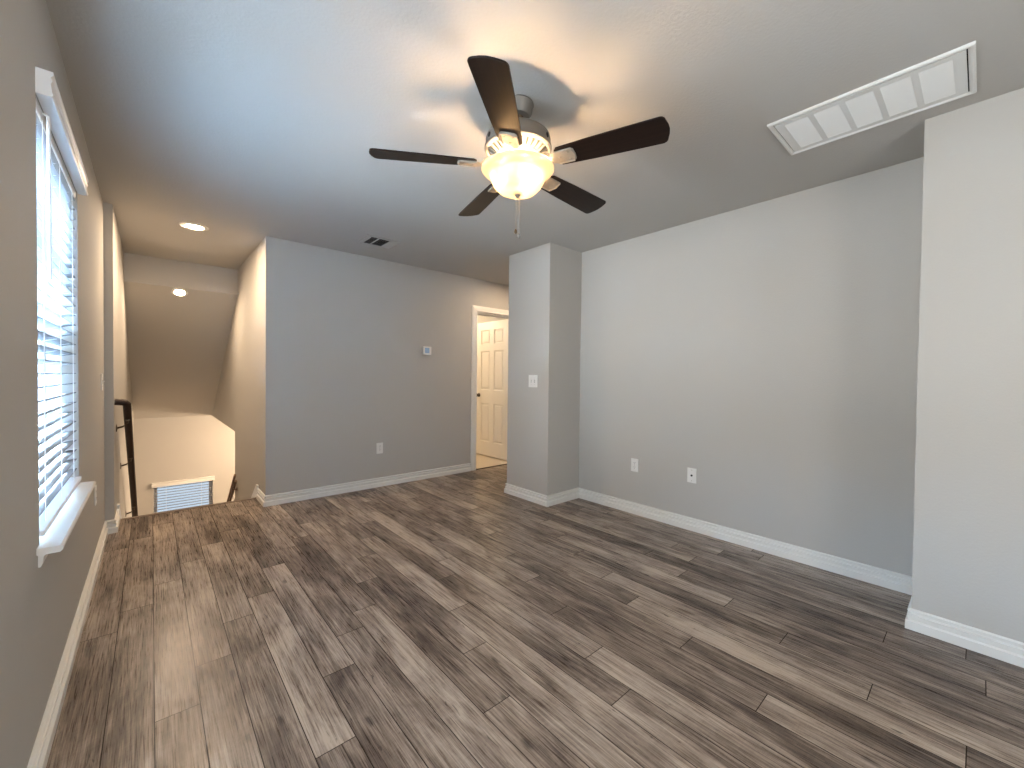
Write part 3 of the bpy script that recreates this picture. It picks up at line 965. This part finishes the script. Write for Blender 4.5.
# ------------------------------------------------------------------ grilles
def return_grille():
    x0, x1, y0, y1 = 2.258, 2.646, 0.036, 0.712
    root = thing('return_air_grille', 'long white five-section return air grille on the ceiling at upper right', 'vent', ((x0 + x1) / 2, (y0 + y1) / 2, H))

    def P(mb, name, material, parent=root):
        o = mb.build(name, material)
        o.parent = parent
        o.matrix_parent_inverse = Matrix.Translation(-root.location)
        return o
    fw_ = 0.020
    b = MB()
    FP = [(0, 0), (0, 0.008), (0.004, 0.012), (0.012, 0.012), (fw_, 0.006), (fw_, 0)]
    pth = [(x0, y0), (x1, y0), (x1, y1), (x0, y1)]
    # closed mitred frame
    rings = []
    sg = [(1, 1), (-1, 1), (-1, -1), (1, -1)]
    for (px, py), (sx, sy) in zip(pth, sg):
        rings.append([b.bm.verts.new((px + sx * o, py + sy * o, H - h)) for o, h in FP])
    for i in range(4):
        r1, r2 = rings[i], rings[(i + 1) % 4]
        for j in range(len(FP)):
            j2 = (j + 1) % len(FP)
            b.bm.faces.new((r1[j], r1[j2], r2[j2], r2[j]))
    P(b, 'frame', M['grille'])
    g = 0.004
    ix0, ix1, iy0, iy1 = x0 + fw_ + g, x1 - fw_ - g, y0 + fw_ + g, y1 - fw_ - g
    zp0, zp1 = H - 0.009, H - 0.004
    bw = 0.030
    b = MB()
    b.box((ix0, iy0, zp0), (ix0 + bw, iy1, zp1)); b.box((ix1 - bw, iy0, zp0), (ix1, iy1, zp1))
    n = 5
    ly = (iy1 - iy0 - 0.035 * 2 - 0.022 * (n - 1)) / n
    ys = []
    y = iy0
    b.box((ix0 + bw, y, zp0), (ix1 - bw, y + 0.035, zp1)); y += 0.035
    for i in range(n):
        ys.append((y, y + ly)); y += ly
        wd = 0.035 if i == n - 1 else 0.022
        b.box((ix0 + bw, y, zp0), (ix1 - bw, y + wd, zp1)); y += wd
    face = P(b, 'face_plate', M['grille'])
    b = MB(); nb = 18
    for (ya, yb) in ys:
        for i in range(nb):
            x = ix0 + bw + (ix1 - ix0 - 2 * bw) * (i + 0.5) / nb
            b.prism([(x + 0.0055, H - 0.0112), (x + 0.0061, H - 0.0104), (x - 0.0052, H - 0.0034), (x - 0.0058, H - 0.0042)], lambda u, v, t: (u, t, v), ya, yb)
    P(b, 'louvers', M['grille'])
    b = MB(); b.box((x0 + 0.01, y0 + 0.01, H - 0.0030), (x1 - 0.01, y1 - 0.01, H - 0.0005))
    P(b, 'filter', M['filter'])
    b = MB()
    b.box((ix0 - g, iy0 - g, H - 0.0036), (ix1 + g, iy0, H - 0.003)); b.box((ix0 - g, iy1, H - 0.0036), (ix1 + g, iy1 + g, H - 0.003))
    b.box((ix0 - g, iy0, H - 0.0036), (ix0, iy1, H - 0.003)); b.box((ix1, iy0, H - 0.0036), (ix1 + g, iy1, H - 0.003))
    P(b, 'door_gap', M['dark'])


return_grille()


def supply_vent():
    x0, x1, y0, y1 = 1.425, 1.765, 3.585, 3.845
    root = thing('air_vent', 'small rectangular supply air register on the ceiling near the far wall', 'vent', ((x0 + x1) / 2, (y0 + y1) / 2, H))

    def P(mb, name, material):
        o = mb.build(name, material); o.parent = root
        o.matrix_parent_inverse = Matrix.Translation(-root.location)
        return o
    b = MB()
    f = 0.028
    for p, q in (((x0, y0), (x0 + f, y1)), ((x1 - f, y0), (x1, y1)), ((x0 + f, y0), (x1 - f, y0 + f)), ((x0 + f, y1 - f), (x1 - f, y1))):
        b.box((*p, H - 0.007), (*q, H), 0.003, 1)
    P(b, 'frame', M['ceiling'])
    b = MB(); b.box((x0 + 0.015, y0 + 0.015, H - 0.002), (x1 - 0.015, y1 - 0.015, H - 0.0005)); P(b, 'duct_opening', M['dark'])
    b = MB()
    ix0, ix1, iy0, iy1 = x0 + f, x1 - f, y0 + f, y1 - f
    el, er = 0.022, 0.078
    for xa in (ix0 + el, ix1 - er, ix0 + el + 0.075):
        b.box((xa - 0.0035, iy0, H - 0.011), (xa + 0.0035, iy1, H - 0.002))
    # end louvers throw sideways, the middle ones throw towards the room
    for xs, n_l in ((ix0 + 0.003, 2), (ix1 - er + 0.006, 6)):
        for i in range(n_l):
            x = xs + 0.0115 * i
            b.prism([(x - 0.001, H - 0.002), (x + 0.001, H - 0.002), (x + 0.011, H - 0.012), (x + 0.009, H - 0.012)], lambda u, v, t: (u, t, v), iy0, iy1)
    nn = 10
    for i in range(nn):
        y = iy0 + (iy1 - iy0) * (i + 0.5) / nn
        b.prism([(y + 0.0085, H - 0.002), (y + 0.0095, H - 0.002), (y - 0.0085, H - 0.0095), (y - 0.0095, H - 0.0095)], lambda u, v, t: (t, u, v), ix0 + el + 0.003, ix1 - er - 0.003)
    P(b, 'louvers', M['wall'])


supply_vent()


# ------------------------------------------------------------------ wall plates (built facing -Y at the origin, then turned)
def plate_root(name, label, cat, loc, face, group=None):
    r = thing(name, label, cat, loc, group)
    r.rotation_euler = (0, 0, {'-y': 0, '-x': -math.pi / 2, '+x': math.pi / 2}[face])
    return r


def plate(root, wd, ht):
    b = MB()
    b.box((-wd / 2, -0.006, -ht / 2), (wd / 2, 0, ht / 2), 0.0025)
    return b.build('cover_plate', M['plastic'], root)


def outlet(label, loc, face):
    r = plate_root('electrical_outlet', label, 'outlet', loc, face)
    plate(r, 0.072, 0.116)
    for z in (-0.020, 0.020):
        b = MB()
        pts = []
        for k in range(24):
            a = 2 * math.pi * k / 24
            pts.append((0.0165 * math.cos(a), z + max(-0.0135, min(0.0135, 0.0165 * math.sin(a)))))
        b.prism(pts, lambda u, v, t: (u, -t, v), 0.004, 0.0075)
        s = b.build('socket', M['plastic'], r)
        b = MB()
        for x, hh in ((-0.006, 0.0085), (0.006, 0.007)):
            b.box((x - 0.0013, -0.0079, z + 0.004 - hh / 2), (x + 0.0013, -0.0074, z + 0.004 + hh / 2))
        b.lathe([(0, -0.0079), (0.0026, -0.0079), (0.0026, -0.0074), (0, -0.0074)], (0, 0, z - 0.0075), 10, 'Y')
        b.build('slot', M['dark'], s)
    b = MB(); b.lathe([(0, -0.0072), (0.003, -0.0068), (0.0034, -0.0058), (0, -0.0058)], (0, 0, 0), 12, 'Y')
    b.build('screw', M['nickel_pale'], r)
    return r


outlet('white duplex outlet low on the far wall below the thermostat', (1.846, YB, 0.415), '-y')
outlet('white duplex outlet low on the right wall nearest the pillar', (XR, 2.004, 0.430), '-x')
outlet('white duplex outlet low on the left wall just past the window sill', (XL, 3.56, 0.445), '+x')

r = plate_root('cable_outlet', 'white cable plate with one dark round jack on the right wall', 'cable outlet', (XR, 1.493, 0.434), '-x')
plate(r, 0.072, 0.116)
b = MB(); b.lathe([(0, -0.018), (0.0035, -0.018), (0.0045, -0.017), (0.0045, -0.008), (0.008, -0.008), (0.008, -0.005), (0, -0.005)], (0, 0, 0), 16, 'Y')
b.build('coax_jack', M['dark'], r, True)
for z in (-0.042, 0.042):
    b = MB(); b.lathe([(0, -0.0072), (0.003, -0.0068), (0.0034, -0.0058), (0, -0.0058)], (0, 0, z), 12, 'Y'); b.build('screw', M['nickel_pale'], r)


def switch(label, loc, face, gangs):
    r = plate_root('light_switch', label, 'light switch', loc, face)
    plate(r, 0.072 + 0.046 * (gangs - 1), 0.118)
    for k in range(gangs):
        x = (k - (gangs - 1) / 2) * 0.046
        b = MB(); b.box((x - 0.0055, -0.0066, -0.0125), (x + 0.0055, -0.0055, 0.0125))
        s = b.build('switch_slot', M['duct'], r)
        b = MB()
        b.prism([(-0.006, 0.006), (-0.016, 0.0095), (-0.0175, 0.004), (-0.006, -0.007)], lambda u, v, t: (t, u, v), x - 0.0042, x + 0.0042)
        b.build('toggle', M['plastic'], s)
        for z in (-0.030, 0.030):
            b = MB(); b.lathe([(0, -0.0072), (0.0028, -0.0068), (0.0032, -0.0058), (0, -0.0058)], (x, 0, z), 12, 'Y'); b.build('screw', M['nickel_pale'], r)
    return r


switch('white double toggle light switch on the pillar', (XP, 2.841, 1.160), '-x', 2)
switch('white single toggle light switch on the left wall before the stairs', (XL, 4.035, 1.130), '+x', 1)

r = plate_root('thermostat', 'small square white thermostat with a blue screen on the far wall', 'thermostat', (2.403, YB, 1.492), '-y')
b = MB(); b.box((-0.052, -0.030, -0.047), (0.052, 0, 0.047), 0.006, 3); body = b.build('body', M['plastic'], r, True)
b = MB(); b.box((-0.034, -0.0308, -0.030), (0.024, -0.0290, 0.032), 0.0005, 1); b.build('screen', M['screen'], r)
for z in (-0.015, 0.015):
    b = MB(); b.box((0.032, -0.0318, z - 0.006), (0.044, -0.0292, z + 0.006), 0.001, 1); b.build('button', M['plastic'], r)

# ------------------------------------------------------------------ handrails
root = thing('handrail', 'dark walnut handrail on brackets along the left stairwell wall', 'handrail', (SL, 4.35, 0.95))


def hp(mb, name, material, smooth=True, parent=None):
    o = mb.build(name, material, parent or root, smooth)
    if parent is None:
        o.matrix_parent_inverse = Matrix.Translation(-root.location)
    return o


xr = SL + 0.068
slope = 0.72
ry0, rz0 = 4.36, 0.962
b = MB()
b.tube([(SL + 0.001, ry0 - 0.005, rz0 + 0.012), (xr - 0.012, ry0, rz0 + 0.004), (xr, ry0 + 0.02, rz0 - 0.012), (xr, 7.6, rz0 - (7.6 - ry0) * slope)], 0.025, 16)
hp(b, 'rail', M['rail'])
for y in (4.53, 5.08, 6.02, 7.2):
    z = rz0 - (y - ry0) * slope
    b = MB()
    b.lathe([(0.030, 0), (0.030, 0.004), (0.012, 0.008), (0, 0.008)], (SL, y, z - 0.085), 16, 'X')
    b.tube([(SL + 0.004, y, z - 0.085), (SL + 0.040, y, z - 0.075), (xr, y, z - 0.045), (xr, y, z - 0.020)], 0.0075, 10)
    b.box((xr - 0.014, y - 0.022, z - 0.026), (xr + 0.014, y + 0.022, z - 0.020), tf=None)
    hp(b, 'bracket', M['bronze'])

root = thing('handrail', 'brown wooden handrail drawn as two bars low on the right stairwell wall', 'handrail', (SR, 5.7, 0.0))
for xo, ya, za in ((0.722, 5.66, 0.030), (0.752, 5.82, -0.076)):  # two thin parallel brown bars, the second closer to the wall
    b = MB()
    yb = 7.9
    b.tube([(xo, ya, za), (xo, yb, za - (yb - ya) * 0.755)], 0.013, 12)
    hp(b, 'rail', M['rail_brown'])
b = MB()
za = 0.030 - (5.90 - 5.66) * 0.755
b.lathe([(0.026, -0.001), (0.026, -0.005), (0.009, -0.008), (0.007, -0.050), (0, -0.050)], (SR, 5.90, za - 0.045), 14, 'X')
b.box((0.716, 5.885, za - 0.052), (0.728, 5.915, za - 0.010))
hp(b, 'bracket', M['rail_brown'])
b = MB()
b.prism([(YW + 0.002, -0.30), (7.9, -0.30 - (7.9 - YW) * 0.72), (7.9, ZL), (YW + 0.002, ZL)], lambda u, v, t: (t, u, v), SR + 0.010, SR + 0.070)
struct(b.build('wall_knee', M['wall']))
